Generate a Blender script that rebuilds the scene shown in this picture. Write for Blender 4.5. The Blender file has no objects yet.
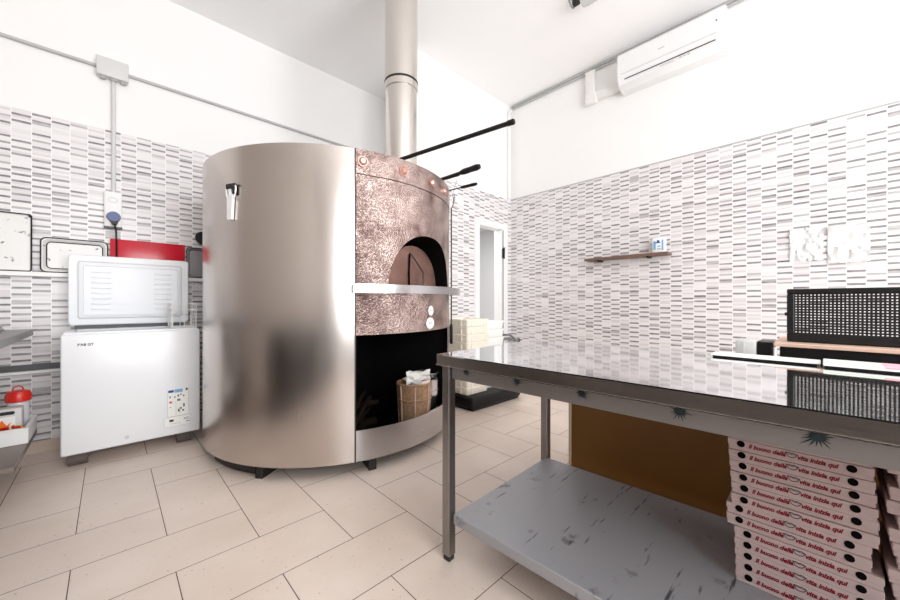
import bpy, bmesh, math, random
from mathutils import Vector, Matrix
random.seed(7)
S = bpy.context.scene
COL = S.collection
PI = math.pi
ORD = ['topmost','second','third','fourth','fifth','sixth','seventh','eighth','ninth','tenth','eleventh','twelfth',
       'thirteenth','fourteenth','fifteenth','sixteenth','seventeenth']

# ------------------------------------------------------------------ materials
def lin(c):
    return tuple((x/12.92 if x <= .04045 else ((x+.055)/1.055)**2.4) for x in c)
def rgb(r, g, b): return lin((r/255, g/255, b/255))

def new_mat(name):
    m = bpy.data.materials.new(name); m.use_nodes = True
    nt = m.node_tree
    return m, nt, nt.nodes['Principled BSDF']

def mat(name, col, rough=.5, metal=0, bump=0, bscale=40, var=0, vscale=8, spec=.5, coat=0, alpha=1, trans=0, rvar=0):
    m, nt, p = new_mat(name)
    c4 = (*col, 1)
    p.inputs['Base Color'].default_value = c4
    p.inputs['Roughness'].default_value = rough
    p.inputs['Metallic'].default_value = metal
    p.inputs['Specular IOR Level'].default_value = spec
    p.inputs['Coat Weight'].default_value = coat
    p.inputs['Alpha'].default_value = alpha
    p.inputs['Transmission Weight'].default_value = trans
    tc = nt.nodes.new('ShaderNodeTexCoord')
    if var or rvar:
        n = nt.nodes.new('ShaderNodeTexNoise'); n.inputs['Scale'].default_value = vscale
        n.inputs['Detail'].default_value = 6
        nt.links.new(tc.outputs['Object'], n.inputs['Vector'])
        if var:
            mx = nt.nodes.new('ShaderNodeMix'); mx.data_type = 'RGBA'
            mx.inputs['A'].default_value = tuple(min(1, x*(1+var)) for x in col)+(1,)
            mx.inputs['B'].default_value = tuple(x*(1-var) for x in col)+(1,)
            nt.links.new(n.outputs['Fac'], mx.inputs['Factor'])
            nt.links.new(mx.outputs['Result'], p.inputs['Base Color'])
        if rvar:
            mr = nt.nodes.new('ShaderNodeMapRange')
            mr.inputs['To Min'].default_value = max(.02, rough-rvar); mr.inputs['To Max'].default_value = rough+rvar
            nt.links.new(n.outputs['Fac'], mr.inputs['Value'])
            nt.links.new(mr.outputs['Result'], p.inputs['Roughness'])
    if bump:
        n2 = nt.nodes.new('ShaderNodeTexNoise'); n2.inputs['Scale'].default_value = bscale
        n2.inputs['Detail'].default_value = 3
        nt.links.new(tc.outputs['Object'], n2.inputs['Vector'])
        b = nt.nodes.new('ShaderNodeBump'); b.inputs['Strength'].default_value = bump
        b.inputs['Distance'].default_value = .01
        nt.links.new(n2.outputs['Fac'], b.inputs['Height'])
        nt.links.new(b.outputs['Normal'], p.inputs['Normal'])
    return m

def tile_mat(name, axis):
    m, nt, p = new_mat(name)
    N, L = nt.nodes.new, nt.links.new
    g = N('ShaderNodeNewGeometry'); sp = N('ShaderNodeSeparateXYZ'); L(g.outputs['Position'], sp.inputs[0])
    def M(op, a, b=None):
        n = N('ShaderNodeMath'); n.operation = op
        for i, x in enumerate((a, b)):
            if x is None: continue
            if isinstance(x, (int, float)): n.inputs[i].default_value = x
            else: L(x, n.inputs[i])
        return n.outputs[0]
    u = M('DIVIDE', M('ADD', sp.outputs[axis], 10.037), .0918)
    col = M('FLOOR', u); fu = M('FRACT', u)
    v = M('ADD', M('DIVIDE', sp.outputs['Z'], .0153), M('MULTIPLY', col, .383))
    row = M('FLOOR', v); fv = M('FRACT', v)
    cx = N('ShaderNodeCombineXYZ'); L(col, cx.inputs[0]); L(row, cx.inputs[1])
    wn = N('ShaderNodeTexWhiteNoise'); wn.noise_dimensions = '3D'; L(cx.outputs[0], wn.inputs['Vector'])
    par = M('LESS_THAN', M('FRACT', M('DIVIDE', M('ADD', M('ADD', row, .1), M('MULTIPLY', col, 7)), 3)), .3)
    val = M('ADD', M('MULTIPLY', wn.outputs['Value'], M('SUBTRACT', .62, M('MULTIPLY', par, .10))), M('MULTIPLY', par, .46))
    r = N('ShaderNodeValToRGB'); r.color_ramp.interpolation = 'CONSTANT'
    e = r.color_ramp.elements
    cols = [(0, (.73,.705,.705)), (.25, (.79,.765,.765)), (.50, (.64,.605,.61)), (.585, (.38,.355,.36)), (.68, (.20,.185,.19)), (.82, (.10,.092,.096))]
    e[0].position = 0; e[0].color = (*cols[0][1], 1)
    e[1].position = cols[1][0]; e[1].color = (*cols[1][1], 1)
    for q, c in cols[2:]:
        k = e.new(q); k.color = (*c, 1)
    L(val, r.inputs[0])
    # streaky grain along each strip
    cz = N('ShaderNodeCombineXYZ'); L(M('MULTIPLY', u, .9), cz.inputs[0]); L(M('MULTIPLY', v, 2.6), cz.inputs[1]); L(wn.outputs['Value'], cz.inputs[2])
    nz = N('ShaderNodeTexNoise'); nz.inputs['Scale'].default_value = 1.3; nz.inputs['Detail'].default_value = 2
    L(cz.outputs[0], nz.inputs['Vector'])
    mr = N('ShaderNodeMapRange'); mr.inputs['From Min'].default_value = .35; mr.inputs['From Max'].default_value = .72
    mr.inputs['To Min'].default_value = 0; mr.inputs['To Max'].default_value = .55
    L(nz.outputs['Fac'], mr.inputs['Value'])
    m0 = N('ShaderNodeMix'); m0.data_type = 'RGBA'
    L(mr.outputs['Result'], m0.inputs['Factor']); L(r.outputs[0], m0.inputs['A']); m0.inputs['B'].default_value = (.72,.69,.695,1)
    # white joints
    jm = M('MAXIMUM', M('LESS_THAN', fu, .04), M('MULTIPLY', M('LESS_THAN', fv, .1), .4))
    m1 = N('ShaderNodeMix'); m1.data_type = 'RGBA'
    L(jm, m1.inputs['Factor']); L(m0.outputs['Result'], m1.inputs['A']); m1.inputs['B'].default_value = (.88,.865,.865,1)
    L(m1.outputs['Result'], p.inputs['Base Color'])
    p.inputs['Roughness'].default_value = .3
    return m

def copper_mat():
    m, nt, p = new_mat('hammered_copper')
    N, L = nt.nodes.new, nt.links.new
    tc = N('ShaderNodeTexCoord')
    n = N('ShaderNodeTexNoise'); n.inputs['Scale'].default_value = 5; n.inputs['Detail'].default_value = 8; n.inputs['Roughness'].default_value = .65
    L(tc.outputs['Object'], n.inputs['Vector'])
    r = N('ShaderNodeValToRGB'); e = r.color_ramp.elements
    e[0].position = .32; e[0].color = (.16,.098,.086,1); e[1].position = .66; e[1].color = (.62,.48,.44,1)
    L(n.outputs['Fac'], r.inputs[0])
    v = N('ShaderNodeTexVoronoi'); v.inputs['Scale'].default_value = 110; L(tc.outputs['Object'], v.inputs['Vector'])
    b = N('ShaderNodeBump'); b.inputs['Strength'].default_value = .9; b.inputs['Distance'].default_value = .006
    L(v.outputs['Distance'], b.inputs['Height']); L(b.outputs['Normal'], p.inputs['Normal'])
    L(r.outputs[0], p.inputs['Base Color'])
    p.inputs['Metallic'].default_value = 1; p.inputs['Roughness'].default_value = .33
    return m

def steel_mat(name, col, rough, streak=.1, sc=(60, 60, 1.2), cvar=.06):
    m, nt, p = new_mat(name)
    N, L = nt.nodes.new, nt.links.new
    tc = N('ShaderNodeTexCoord'); mp = N('ShaderNodeMapping'); mp.inputs['Scale'].default_value = sc
    L(tc.outputs['Object'], mp.inputs['Vector'])
    n = N('ShaderNodeTexNoise'); n.inputs['Scale'].default_value = 2; n.inputs['Detail'].default_value = 4
    L(mp.outputs[0], n.inputs['Vector'])
    n2 = N('ShaderNodeTexNoise'); n2.inputs['Scale'].default_value = 2.2; n2.inputs['Detail'].default_value = 5
    L(tc.outputs['Object'], n2.inputs['Vector'])
    ad = N('ShaderNodeMath'); ad.operation = 'ADD'; L(n.outputs['Fac'], ad.inputs[0]); L(n2.outputs['Fac'], ad.inputs[1])
    mr = N('ShaderNodeMapRange'); mr.inputs['From Min'].default_value = .6; mr.inputs['From Max'].default_value = 1.4
    mr.inputs['To Min'].default_value = rough-streak*.5; mr.inputs['To Max'].default_value = rough+streak*.5
    L(ad.outputs[0], mr.inputs['Value']); L(mr.outputs['Result'], p.inputs['Roughness'])
    mx = N('ShaderNodeMix'); mx.data_type = 'RGBA'
    mx.inputs['A'].default_value = tuple(x*(1-cvar) for x in col)+(1,); mx.inputs['B'].default_value = tuple(min(1, x*(1+cvar)) for x in col)+(1,)
    L(n2.outputs['Fac'], mx.inputs['Factor']); L(mx.outputs['Result'], p.inputs['Base Color'])
    p.inputs['Metallic'].default_value = 1
    return m

def scratched_mat():
    m, nt, p = new_mat('scratched_galvanised_steel')
    N, L = nt.nodes.new, nt.links.new
    tc = N('ShaderNodeTexCoord')
    n = N('ShaderNodeTexNoise'); n.inputs['Scale'].default_value = 7; n.inputs['Detail'].default_value = 7; n.inputs['Roughness'].default_value = .6
    L(tc.outputs['Object'], n.inputs['Vector'])
    r = N('ShaderNodeValToRGB'); e = r.color_ramp.elements
    e[0].position = .27; e[0].color = (.10,.095,.10,1); e[1].position = .38; e[1].color = (.37,.375,.40,1)
    L(n.outputs['Fac'], r.inputs[0])
    mp = N('ShaderNodeMapping'); mp.inputs['Rotation'].default_value = (0, 0, .6); mp.inputs['Scale'].default_value = (4, 34, 5)
    L(tc.outputs['Object'], mp.inputs['Vector'])
    n2 = N('ShaderNodeTexNoise'); n2.inputs['Scale'].default_value = 1.6; n2.inputs['Detail'].default_value = 4
    L(mp.outputs[0], n2.inputs['Vector'])
    r2 = N('ShaderNodeValToRGB'); e = r2.color_ramp.elements
    e[0].position = .27; e[0].color = (.12,.12,.13,1); e[1].position = .34; e[1].color = (1,1,1,1)
    L(n2.outputs['Fac'], r2.inputs[0])
    mx = N('ShaderNodeMix'); mx.data_type = 'RGBA'; mx.blend_type = 'MULTIPLY'; mx.inputs['Factor'].default_value = .9
    L(r.outputs[0], mx.inputs['A']); L(r2.outputs[0], mx.inputs['B']); L(mx.outputs['Result'], p.inputs['Base Color'])
    p.inputs['Metallic'].default_value = .35; p.inputs['Roughness'].default_value = .42
    return m

def chipped_mat():
    m, nt, p = new_mat('chipped_white_enamel')
    N, L = nt.nodes.new, nt.links.new
    tc = N('ShaderNodeTexCoord')
    n = N('ShaderNodeTexNoise'); n.inputs['Scale'].default_value = 17; n.inputs['Detail'].default_value = 6; n.inputs['Roughness'].default_value = .6
    L(tc.outputs['Object'], n.inputs['Vector'])
    r = N('ShaderNodeValToRGB'); e = r.color_ramp.elements
    e[0].position = .345; e[0].color = (.03,.025,.025,1); e[1].position = .40; e[1].color = (.76,.75,.73,1)
    L(n.outputs['Fac'], r.inputs[0]); L(r.outputs[0], p.inputs['Base Color'])
    p.inputs['Roughness'].default_value = .3
    return m

def floor_mat():
    m, nt, p = new_mat('beige_floor_tile')
    N, L = nt.nodes.new, nt.links.new
    tc = N('ShaderNodeTexCoord')
    n = N('ShaderNodeTexNoise'); n.inputs['Scale'].default_value = 2.5; n.inputs['Detail'].default_value = 6
    L(tc.outputs['Object'], n.inputs['Vector'])
    r = N('ShaderNodeValToRGB'); e = r.color_ramp.elements
    e[0].position = .25; e[0].color = (*rgb(216,199,186), 1); e[1].position = .75; e[1].color = (*rgb(232,217,206), 1)
    L(n.outputs['Fac'], r.inputs[0])
    # little dark crumbs and specks
    v = N('ShaderNodeTexNoise'); v.inputs['Scale'].default_value = 70; v.inputs['Detail'].default_value = 3; L(tc.outputs['Object'], v.inputs['Vector'])
    r2 = N('ShaderNodeValToRGB'); e = r2.color_ramp.elements
    e[0].position = .27; e[0].color = (.45,.38,.33,1); e[1].position = .32; e[1].color = (1,1,1,1)
    L(v.outputs['Fac'], r2.inputs[0])
    mx = N('ShaderNodeMix'); mx.data_type = 'RGBA'; mx.blend_type = 'MULTIPLY'; mx.inputs['Factor'].default_value = 1
    L(r.outputs[0], mx.inputs['A']); L(r2.outputs[0], mx.inputs['B']); L(mx.outputs['Result'], p.inputs['Base Color'])
    p.inputs['Roughness'].default_value = .42
    return m

MT = dict(
    plaster = mat('white_plaster', (.86,.85,.84), .8, bump=.03, bscale=30),
    brownwall = mat('unseen_wall_taupe', (.55,.50,.465), .7),  # unseen side wall, toned dark to cut bounce light and tint the oven reflection
    ceil = mat('ceiling_paint', (.93,.925,.92), .85, bump=.03, bscale=25),
    tileL = tile_mat('strip_mosaic_tile_x', 'X'), tileR = tile_mat('strip_mosaic_tile_y', 'Y'),
    floor = floor_mat(), grout = mat('floor_grout', rgb(92,78,70), .8),
    skirt = mat('skirting_tile', rgb(205,186,172), .45, var=.06, vscale=6),
    steel = steel_mat('oven_stainless', (.60,.55,.515), .25, .05, (8, 8, 1.2), .03),
    rail = steel_mat('oven_base_stainless', (.52,.51,.52), .24, .1, (2, 2, 50)),
    flue = steel_mat('flue_stainless', (.70,.66,.62), .22, .12),
    top = steel_mat('table_polished_top', (.83,.835,.85), .05, .012, (4, 4, 4), .02),
    edge = steel_mat('table_brushed_edge', (.42,.37,.34), .3, .1, (1, 1, 60)),
    legm = steel_mat('table_leg_steel', (.30,.28,.27), .35, .1),
    apron = steel_mat('table_apron_steel', (.42,.395,.39), .42, .1, (1, 1, 30)),
    chrome = mat('chrome', (.45,.45,.46), .12, 1),
    scratch = scratched_mat(), chip = chipped_mat(), copper = copper_mat(),
    copperknob = mat('copper_boss', (.72,.42,.36), .3, 1, bump=.2),
    copperdark = mat('sooty_copper', (.34,.20,.165), .45, 1, bump=.5, bscale=55, var=.35, vscale=9),
    soot = mat('soot_black', (.004,.0035,.003), .95, spec=.05), void = mat('near_black_lining', (.0035,.003,.003), .95, spec=.05),  # void: near-black, almost matt colour for the store lining and base plate
    black = mat('black_plastic', (.006,.0055,.006), .45, spec=.3), blackm = mat('black_painted_metal', (.006,.0055,.006), .45, spec=.3),
    iron = mat('dark_iron', (.05,.048,.047), .45, .8),
    white = mat('white_enamel', (.80,.81,.83), .28), lid = mat('white_lid_plastic', (.80,.82,.85), .38),
    wplast = mat('white_plastic', (.84,.84,.83), .4), gplast = mat('pale_grey_plastic', (.62,.62,.61), .5),
    cream = mat('cream_tray_plastic', rgb(246,240,226), .42), trayw = mat('white_tray_plastic', rgb(247,247,245), .4),
    red = mat('red_enamel', rgb(196,4,38), .25), redp = mat('red_plastic', rgb(212,34,18), .35),
    orange = mat('orange_wrap', rgb(236,120,30), .4), blue = mat('blue_plug_plastic', rgb(14,48,118), .35),
    gold = mat('gold_brown_board', rgb(134,90,32), .5, var=.12, vscale=5), cedge = mat('cream_edge_strip', rgb(232,214,190), .5),
    wood = mat('brown_shelf_wood', rgb(112,86,74), .5, var=.2, vscale=12), tan = mat('tan_board_wood', rgb(212,180,160), .55, var=.12, vscale=14),
    log = mat('firewood_bark', rgb(30,21,16), .9, spec=.1, bump=.6, bscale=60, var=.4), 
    pcard = mat('white_pizza_card', rgb(196,174,171), .75), pcard2 = mat('inner_card', rgb(212,196,186), .8),
    ink = mat('red_ink', rgb(130,12,34), .7), inkdark = mat('dark_ink', rgb(40,22,24), .7),
    hole = mat('vent_shadow_card', rgb(12,8,8), .95, spec=.1),
    paper = mat('paper', rgb(238,238,234), .8), grey = mat('grey_ink', rgb(110,110,112), .7), dark = mat('print_black', rgb(28,28,32), .6),
    bluei = mat('blue_ink', rgb(36,74,150), .6), lblue = mat('light_blue_ink', rgb(120,170,214), .6), pink = mat('pink_paper', rgb(246,178,190), .7), green = mat('pale_green_paper', rgb(222,236,220), .7),
    teal = mat('dark_teal_mark', rgb(26,44,50), .5), ac = mat('ac_white', (.84,.84,.84), .35), duct = mat('duct_white', (.80,.785,.77), .5),
    conduit = mat('grey_conduit', (.46,.46,.455), .5), jbox = mat('grey_box_plastic', (.64,.64,.63), .5),
    frame = mat('white_frame', (.84,.84,.835), .4), room2 = mat('grey_room_paint', (.60,.60,.60), .8),
    greyblue = mat('charcoal_pan', (.10,.098,.10), .45), pan = mat('grey_pan_metal', (.22,.21,.21), .45, .3, var=.15),
    film = mat('clear_film', (.93,.94,.94), .12, alpha=.72, bump=.3, bscale=18),
    bottle = mat('clear_bottle', (.78,.78,.82), .12, alpha=.75), wicker = mat('wicker', rgb(168,134,104), .75, var=.65, vscale=45, bump=.5, bscale=60),
    wheel = mat('dark_grey_rubber', rgb(88,78,72), .7), rubber = mat('black_rubber', (.02,.02,.02), .7),
    tin = mat('bowl_steel', (.68,.68,.69), .2, 1), galv = steel_mat('left_table_steel', (.22,.215,.21), .35, .1),
    brownst = steel_mat('shelf_steel_brown', (.30,.255,.23), .45, .1, (3, 3, 3)), slate = mat('slate_strip', (.10,.10,.105), .5),
)

# ------------------------------------------------------------------ mesh helpers
def BM(): return bmesh.new()
def bx(bm, x0, x1, y0, y1, z0, z1, bev=0, seg=2, mi=0, mtx=None):
    r = bmesh.ops.create_cube(bm, size=1)
    vs = r['verts']
    for v in vs:
        v.co = Vector((x0+(v.co.x+.5)*(x1-x0), y0+(v.co.y+.5)*(y1-y0), z0+(v.co.z+.5)*(z1-z0)))
        if mtx is not None: v.co = mtx @ v.co
    fs = set(f for v in vs for f in v.link_faces)
    for f in fs: f.material_index = mi
    if bev:
        es = list(set(e for v in vs for e in v.link_edges))
        bmesh.ops.bevel(bm, geom=es, offset=bev, segments=seg, affect='EDGES', profile=.5)
def ring(bm, c, d, r, seg, up=None):
    d = Vector(d).normalized()
    a = Vector((0,0,1)) if abs(d.z) < .9 else Vector((1,0,0))
    x = d.cross(a).normalized(); y = d.cross(x).normalized()
    return [bm.verts.new(Vector(c)+x*math.cos(2*PI*i/seg)*r+y*math.sin(2*PI*i/seg)*r) for i in range(seg)]
def bridge(bm, a, b, mi=0):
    n = len(a)
    for i in range(n):
        f = bm.faces.new((a[i], a[(i+1)%n], b[(i+1)%n], b[i])); f.material_index = mi
def cyl(bm, p0, p1, r0, r1=None, seg=16, mi=0, caps=True):
    if r1 is None: r1 = r0
    d = Vector(p1)-Vector(p0)
    a = ring(bm, p0, d, r0, seg); b = ring(bm, p1, d, r1, seg)
    bridge(bm, a, b, mi)
    if caps:
        for q in (a, b):
            f = bm.faces.new(q); f.material_index = mi
def tube(bm, pts, r, seg=8, mi=0, closed=False):
    P = [Vector(p) for p in pts]; n = len(P); rings = []
    T = []
    for i in range(n):
        if closed: d = P[(i+1)%n]-P[i-1]
        else: d = P[min(i+1,n-1)]-P[max(i-1,0)]
        T.append(d.normalized())
    a = Vector((0,0,1)) if abs(T[0].z) < .9 else Vector((1,0,0))
    x = T[0].cross(a).normalized()
    for i in range(n):
        x = (x-T[i]*x.dot(T[i])).normalized(); y = T[i].cross(x)
        rr = r[i] if isinstance(r, (list, tuple)) else r
        rings.append([bm.verts.new(P[i]+(x*math.cos(2*PI*k/seg)+y*math.sin(2*PI*k/seg))*rr) for k in range(seg)])
    for i in range(n-1): bridge(bm, rings[i], rings[i+1], mi)
    if closed: bridge(bm, rings[-1], rings[0], mi)
    else:
        for q in (rings[0], rings[-1]):
            f = bm.faces.new(q); f.material_index = mi
def lathe(bm, prof, c, seg=24, mi=0):
    rs = []
    for r, z in prof:
        rs.append([bm.verts.new((c[0]+r*math.cos(2*PI*k/seg), c[1]+r*math.sin(2*PI*k/seg), c[2]+z)) for k in range(seg)])
    for i in range(len(rs)-1): bridge(bm, rs[i], rs[i+1], mi)
    bm.faces.new(rs[0]).material_index = mi; bm.faces.new(rs[-1]).material_index = mi
def rrect(w, h, r, n=5):
    out = []
    for cx, cy, a0 in ((w/2-r, h/2-r, 0), (-w/2+r, h/2-r, 90), (-w/2+r, -h/2+r, 180), (w/2-r, -h/2+r, 270)):
        for k in range(n+1):
            a = math.radians(a0+90*k/n); out.append((cx+r*math.cos(a), cy+r*math.sin(a)))
    return out
def prism(bm, pts, mtx, depth, mi=0):
    a = [bm.verts.new(mtx @ Vector((x, y, 0))) for x, y in pts]
    b = [bm.verts.new(mtx @ Vector((x, y, depth))) for x, y in pts]
    bridge(bm, a, b, mi)
    bm.faces.new(a).material_index = mi; bm.faces.new(b).material_index = mi
def loft(bm, loops, mi=0, cap0=True, cap1=True, closed=False):
    R = [[bm.verts.new(p) for p in lp] for lp in loops]
    for i in range(len(R)-1): bridge(bm, R[i], R[i+1], mi)
    if cap0: bm.faces.new(R[0]).material_index = mi
    if cap1: bm.faces.new(R[-1]).material_index = mi
def wl(o):
    v = Vector((0,0,0))
    while o is not None:
        v += o.location; o = o.parent
    return v
def part(name, bm, m, parent=None, local=False, smooth=35):
    if parent is not None and not local:
        bmesh.ops.translate(bm, vec=-wl(parent), verts=bm.verts)
    bmesh.ops.recalc_face_normals(bm, faces=bm.faces)
    me = bpy.data.meshes.new(name); bm.to_mesh(me); bm.free()
    for x in (m if isinstance(m, (list, tuple)) else [m]): me.materials.append(x)
    if smooth:
        me.polygons.foreach_set('use_smooth', [True]*len(me.polygons))
        me.set_sharp_from_angle(angle=math.radians(smooth))
    o = bpy.data.objects.new(name, me); COL.objects.link(o)
    if parent is not None: o.parent = parent
    return o
def tag(o, label, cat, group=None):
    o['label'] = label; o['category'] = cat
    if group: o['group'] = group
    return o
def thing(name, label, cat, loc=(0,0,0), group=None):
    o = bpy.data.objects.new(name, None); o.empty_display_size = .05
    COL.objects.link(o); o.location = loc
    return tag(o, label, cat, group)
def single(name, bm, m, label, cat, group=None, smooth=35):
    xs = [v.co for v in bm.verts]
    c = Vector(((min(v.x for v in xs)+max(v.x for v in xs))/2, (min(v.y for v in xs)+max(v.y for v in xs))/2, min(v.z for v in xs)))
    bmesh.ops.translate(bm, vec=-c, verts=bm.verts)
    o = part(name, bm, m, smooth=smooth); o.location = c
    return tag(o, label, cat, group)
def struct(name, bm, m, smooth=35):
    o = part(name, bm, m, smooth=smooth); o['kind'] = 'structure'; return o
def dup(root, loc, label, rotz=0):
    r = root.copy(); COL.objects.link(r); r.location = loc; r.rotation_euler = (0, 0, rotz); r['label'] = label
    for ch in list(root.children):
        c = ch.copy(); COL.objects.link(c); c.parent = r
        for g in list(ch.children):
            d = g.copy(); COL.objects.link(d); d.parent = c
    return r
def frame_mtx(o, xa, ya):
    xa = Vector(xa).normalized(); ya = Vector(ya); ya = (ya-xa*ya.dot(xa)).normalized(); za = xa.cross(ya)
    return Matrix(((xa.x, ya.x, za.x, o[0]), (xa.y, ya.y, za.y, o[1]), (xa.z, ya.z, za.z, o[2]), (0,0,0,1)))
def text_bm(txt, size, mtx, shear=0, ext=.0003, bold=0, align='LEFT'):
    cu = bpy.data.curves.new('lettering', 'FONT'); cu.body = txt; cu.size = size; cu.shear = shear; cu.extrude = ext; cu.offset = bold
    cu.align_x = align; cu.resolution_u = 3
    o = bpy.data.objects.new('lettering', cu); COL.objects.link(o)
    bpy.context.view_layer.update()
    dg = bpy.context.evaluated_depsgraph_get()
    me = bpy.data.meshes.new_from_object(o.evaluated_get(dg))
    bm = BM(); bm.from_mesh(me); bmesh.ops.transform(bm, matrix=mtx, verts=bm.verts)
    bpy.data.objects.remove(o); bpy.data.curves.remove(cu); bpy.data.meshes.remove(me)
    return bm

# ------------------------------------------------------------------ camera
H = 1.06
cam = bpy.data.cameras.new('camera'); co = bpy.data.objects.new('camera', cam); COL.objects.link(co)
cam.sensor_width = 36; cam.lens = 36*355.6/900; cam.shift_y = 2/900; cam.clip_start = .02
co.location = (0, 0, H); co.rotation_euler = (PI/2, 0, -math.atan2(.691, .7228))
S.camera = co

# ------------------------------------------------------------------ room
XR, YL, YB, XJ, CZ, TZ = 3.80, 3.82, 2.82, 2.62, 3.62, 2.39
X0, Y0 = -2.6, -2.6
DX0, DX1, DZ = 3.155, 3.645, 2.0
# floor: herringbone 30x60 tiles
bm = BM(); u = .30; g = .0017; ox, oy = .187, 2.053
bx(bm, X0-.1, XR+.1, Y0-.1, 5.4, -.05, -.0015, mi=1)
for i in range(-12, 15):
    for j in range(-18, 13):
        s = (i+j) % 4
        if s == 0: w, h = 1, 2
        elif s == 2: w, h = 2, 1
        else: continue
        x0, x1 = max(X0, ox+i*u+g), min(XR, ox+(i+w)*u-g); y0, y1 = max(Y0, oy+j*u+g), min(5.4, oy+(j+h)*u-g)
        if x1-x0 < .01 or y1-y0 < .01: continue
        bm.faces.new([bm.verts.new(p) for p in ((x0,y0,0),(x1,y0,0),(x1,y1,0),(x0,y1,0))]).material_index = 0
struct('floor', bm, [MT['floor'], MT['grout']], smooth=0)
bm = BM(); bx(bm, X0-.1, XR+.1, Y0-.1, YL+.1, CZ, CZ+.1); struct('ceiling', bm, MT['ceil'])
# left wall (facing the camera, behind freezer and oven)
bm = BM(); bx(bm, X0-.1, XJ+.1, YL+.012, YL+.11, 0, CZ); bx(bm, X0, XJ, YL, YL+.012, 0, TZ, mi=1)
struct('wall_left', bm, [MT['plaster'], MT['tileL']], smooth=0)
bm = BM(); bx(bm, XJ, XJ+.1, YB+.1, YL+.01, 0, CZ); struct('wall_jog', bm, MT['plaster'])
bm = BM(); prism(bm, [(2.2, YB+.012), (XJ, YB+.012), (XJ, YL+.01), (2.52, YL+.01)], Matrix.Translation((0,0,2.06)), CZ-2.06); struct('wall_bulkhead', bm, MT['plaster'])
# back wall with the doorway
bm = BM()
bx(bm, XJ, DX0, YB+.012, YB+.11, 0, CZ); bx(bm, DX1, XR+.01, YB+.012, YB+.11, 0, CZ); bx(bm, DX0, DX1, YB+.012, YB+.11, DZ, CZ)
bx(bm, XJ, DX0, YB, YB+.012, 0, TZ, mi=1); bx(bm, DX1, XR, YB, YB+.012, 0, TZ, mi=1); bx(bm, DX0, DX1, YB, YB+.012, DZ, TZ, mi=1)
struct('wall_back', bm, [MT['plaster'], MT['tileL']], smooth=0)
# right wall
bm = BM(); bx(bm, XR+.012, XR+.11, Y0-.1, YB+.1, 0, CZ); bx(bm, XR, XR+.012, Y0, YB, 0, TZ, mi=1)
struct('wall_right', bm, [MT['plaster'], MT['tileR']], smooth=0)
bm = BM(); bx(bm, XR-.003, XR+.012, Y0, YB, TZ, TZ+.012); struct('trim_1', bm, MT['conduit'])
# walls behind the camera with the shop windows that let the daylight in
W0, W1, WZ0, WZ1 = -1.1, 2.5, .12, 2.9
bm = BM()
bx(bm, X0-.1, W0, Y0-.1, Y0, 0, CZ); bx(bm, W1, XR+.1, Y0-.1, Y0, 0, CZ); bx(bm, W0, W1, Y0-.1, Y0, 0, WZ0); bx(bm, W0, W1, Y0-.1, Y0, WZ1, CZ)
struct('wall_front', bm, MT['plaster'], smooth=0)
bm = BM()
for x in (W0, .1, 1.3, W1-.05): bx(bm, x, x+.05, Y0-.08, Y0-.02, WZ0, WZ1)
for z in (WZ0, WZ1-.05): bx(bm, W0, W1, Y0-.08, Y0-.02, z, z+.05)
struct('window_1', bm, MT['frame'], smooth=0)
bm = BM(); bx(bm, X0-.1, X0, Y0, YL+.01, 0, CZ); struct('wall_side', bm, MT['brownwall'], smooth=0)
# room beyond the doorway
bm = BM()
bx(bm, XJ+.1, 5.3, 5.3, 5.4, 0, 2.5); bx(bm, 5.2, 5.3, YB+.11, 5.4, 0, 2.5); bx(bm, XJ+.1, XJ+.2, YB+.9, 5.3, 0, 2.5)
bx(bm, XJ+.1, 5.3, YB+.11, 5.4, 2.42, 2.5); bx(bm, XR+.1, 5.3, YB+.02, YB+.11, 0, 2.5); bx(bm, XR, 5.3, YB+.11, 5.4, -.05, 0)
struct('wall_corridor', bm, MT['room2'], smooth=0)
# door frame
bm = BM()
for x0, x1 in ((DX0-.055, DX0+.02), (DX1-.02, DX1+.07)): bx(bm, x0, x1, YB-.014, YB+.115, 0, DZ+.055, .004, 1)
bx(bm, DX0+.02, DX1-.02, YB-.014, YB+.115, DZ-.02, DZ+.055, .004, 1)
df = struct('door_1', bm, MT['frame'])
bm = BM(); bx(bm, DX1-.05, DX1-.018, YB+.0, YB+.115, 0.01, DZ-.025, .004, 1); part('door_leaf_edge', bm, MT['frame'], df)
bm = BM(); bx(bm, DX1-.038, DX1-.012, YB-.03, YB-.008, 1.62, 1.74, .003, 1); cyl(bm, (DX1-.03, YB-.032, 1.61), (DX1-.03, YB-.032, 1.75), .011, seg=10)
part('hinge', bm, MT['black'], df)
bm = BM(); bx(bm, DX1-.03, DX1-.022, YB-.016, YB-.0145, .02, DZ-.03); part('door_gap', bm, MT['dark'], df)
# skirtings
bm = BM(); bx(bm, X0, XJ, YL-.012, YL, 0, .08, .002, 1); struct('baseboard_left', bm, MT['skirt'])
bm = BM(); bx(bm, XR-.012, XR, Y0, YB, 0, .08, .002, 1); struct('baseboard_right', bm, MT['skirt'])
# ledge and low strip along the left wall
bm = BM(); bx(bm, X0, 1.3, YL-.065, YL, 1.238, 1.268, .003, 1); struct('trim_2', bm, MT['wplast'])
bm = BM(); bx(bm, X0, .5, YL-.02, YL, .585, .625, .002, 1, mi=0); bx(bm, X0, .5, YL-.028, YL, .56, .584, .002, 1, mi=1)
struct('trim_3', bm, [MT['slate'], MT['wplast']])

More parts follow.
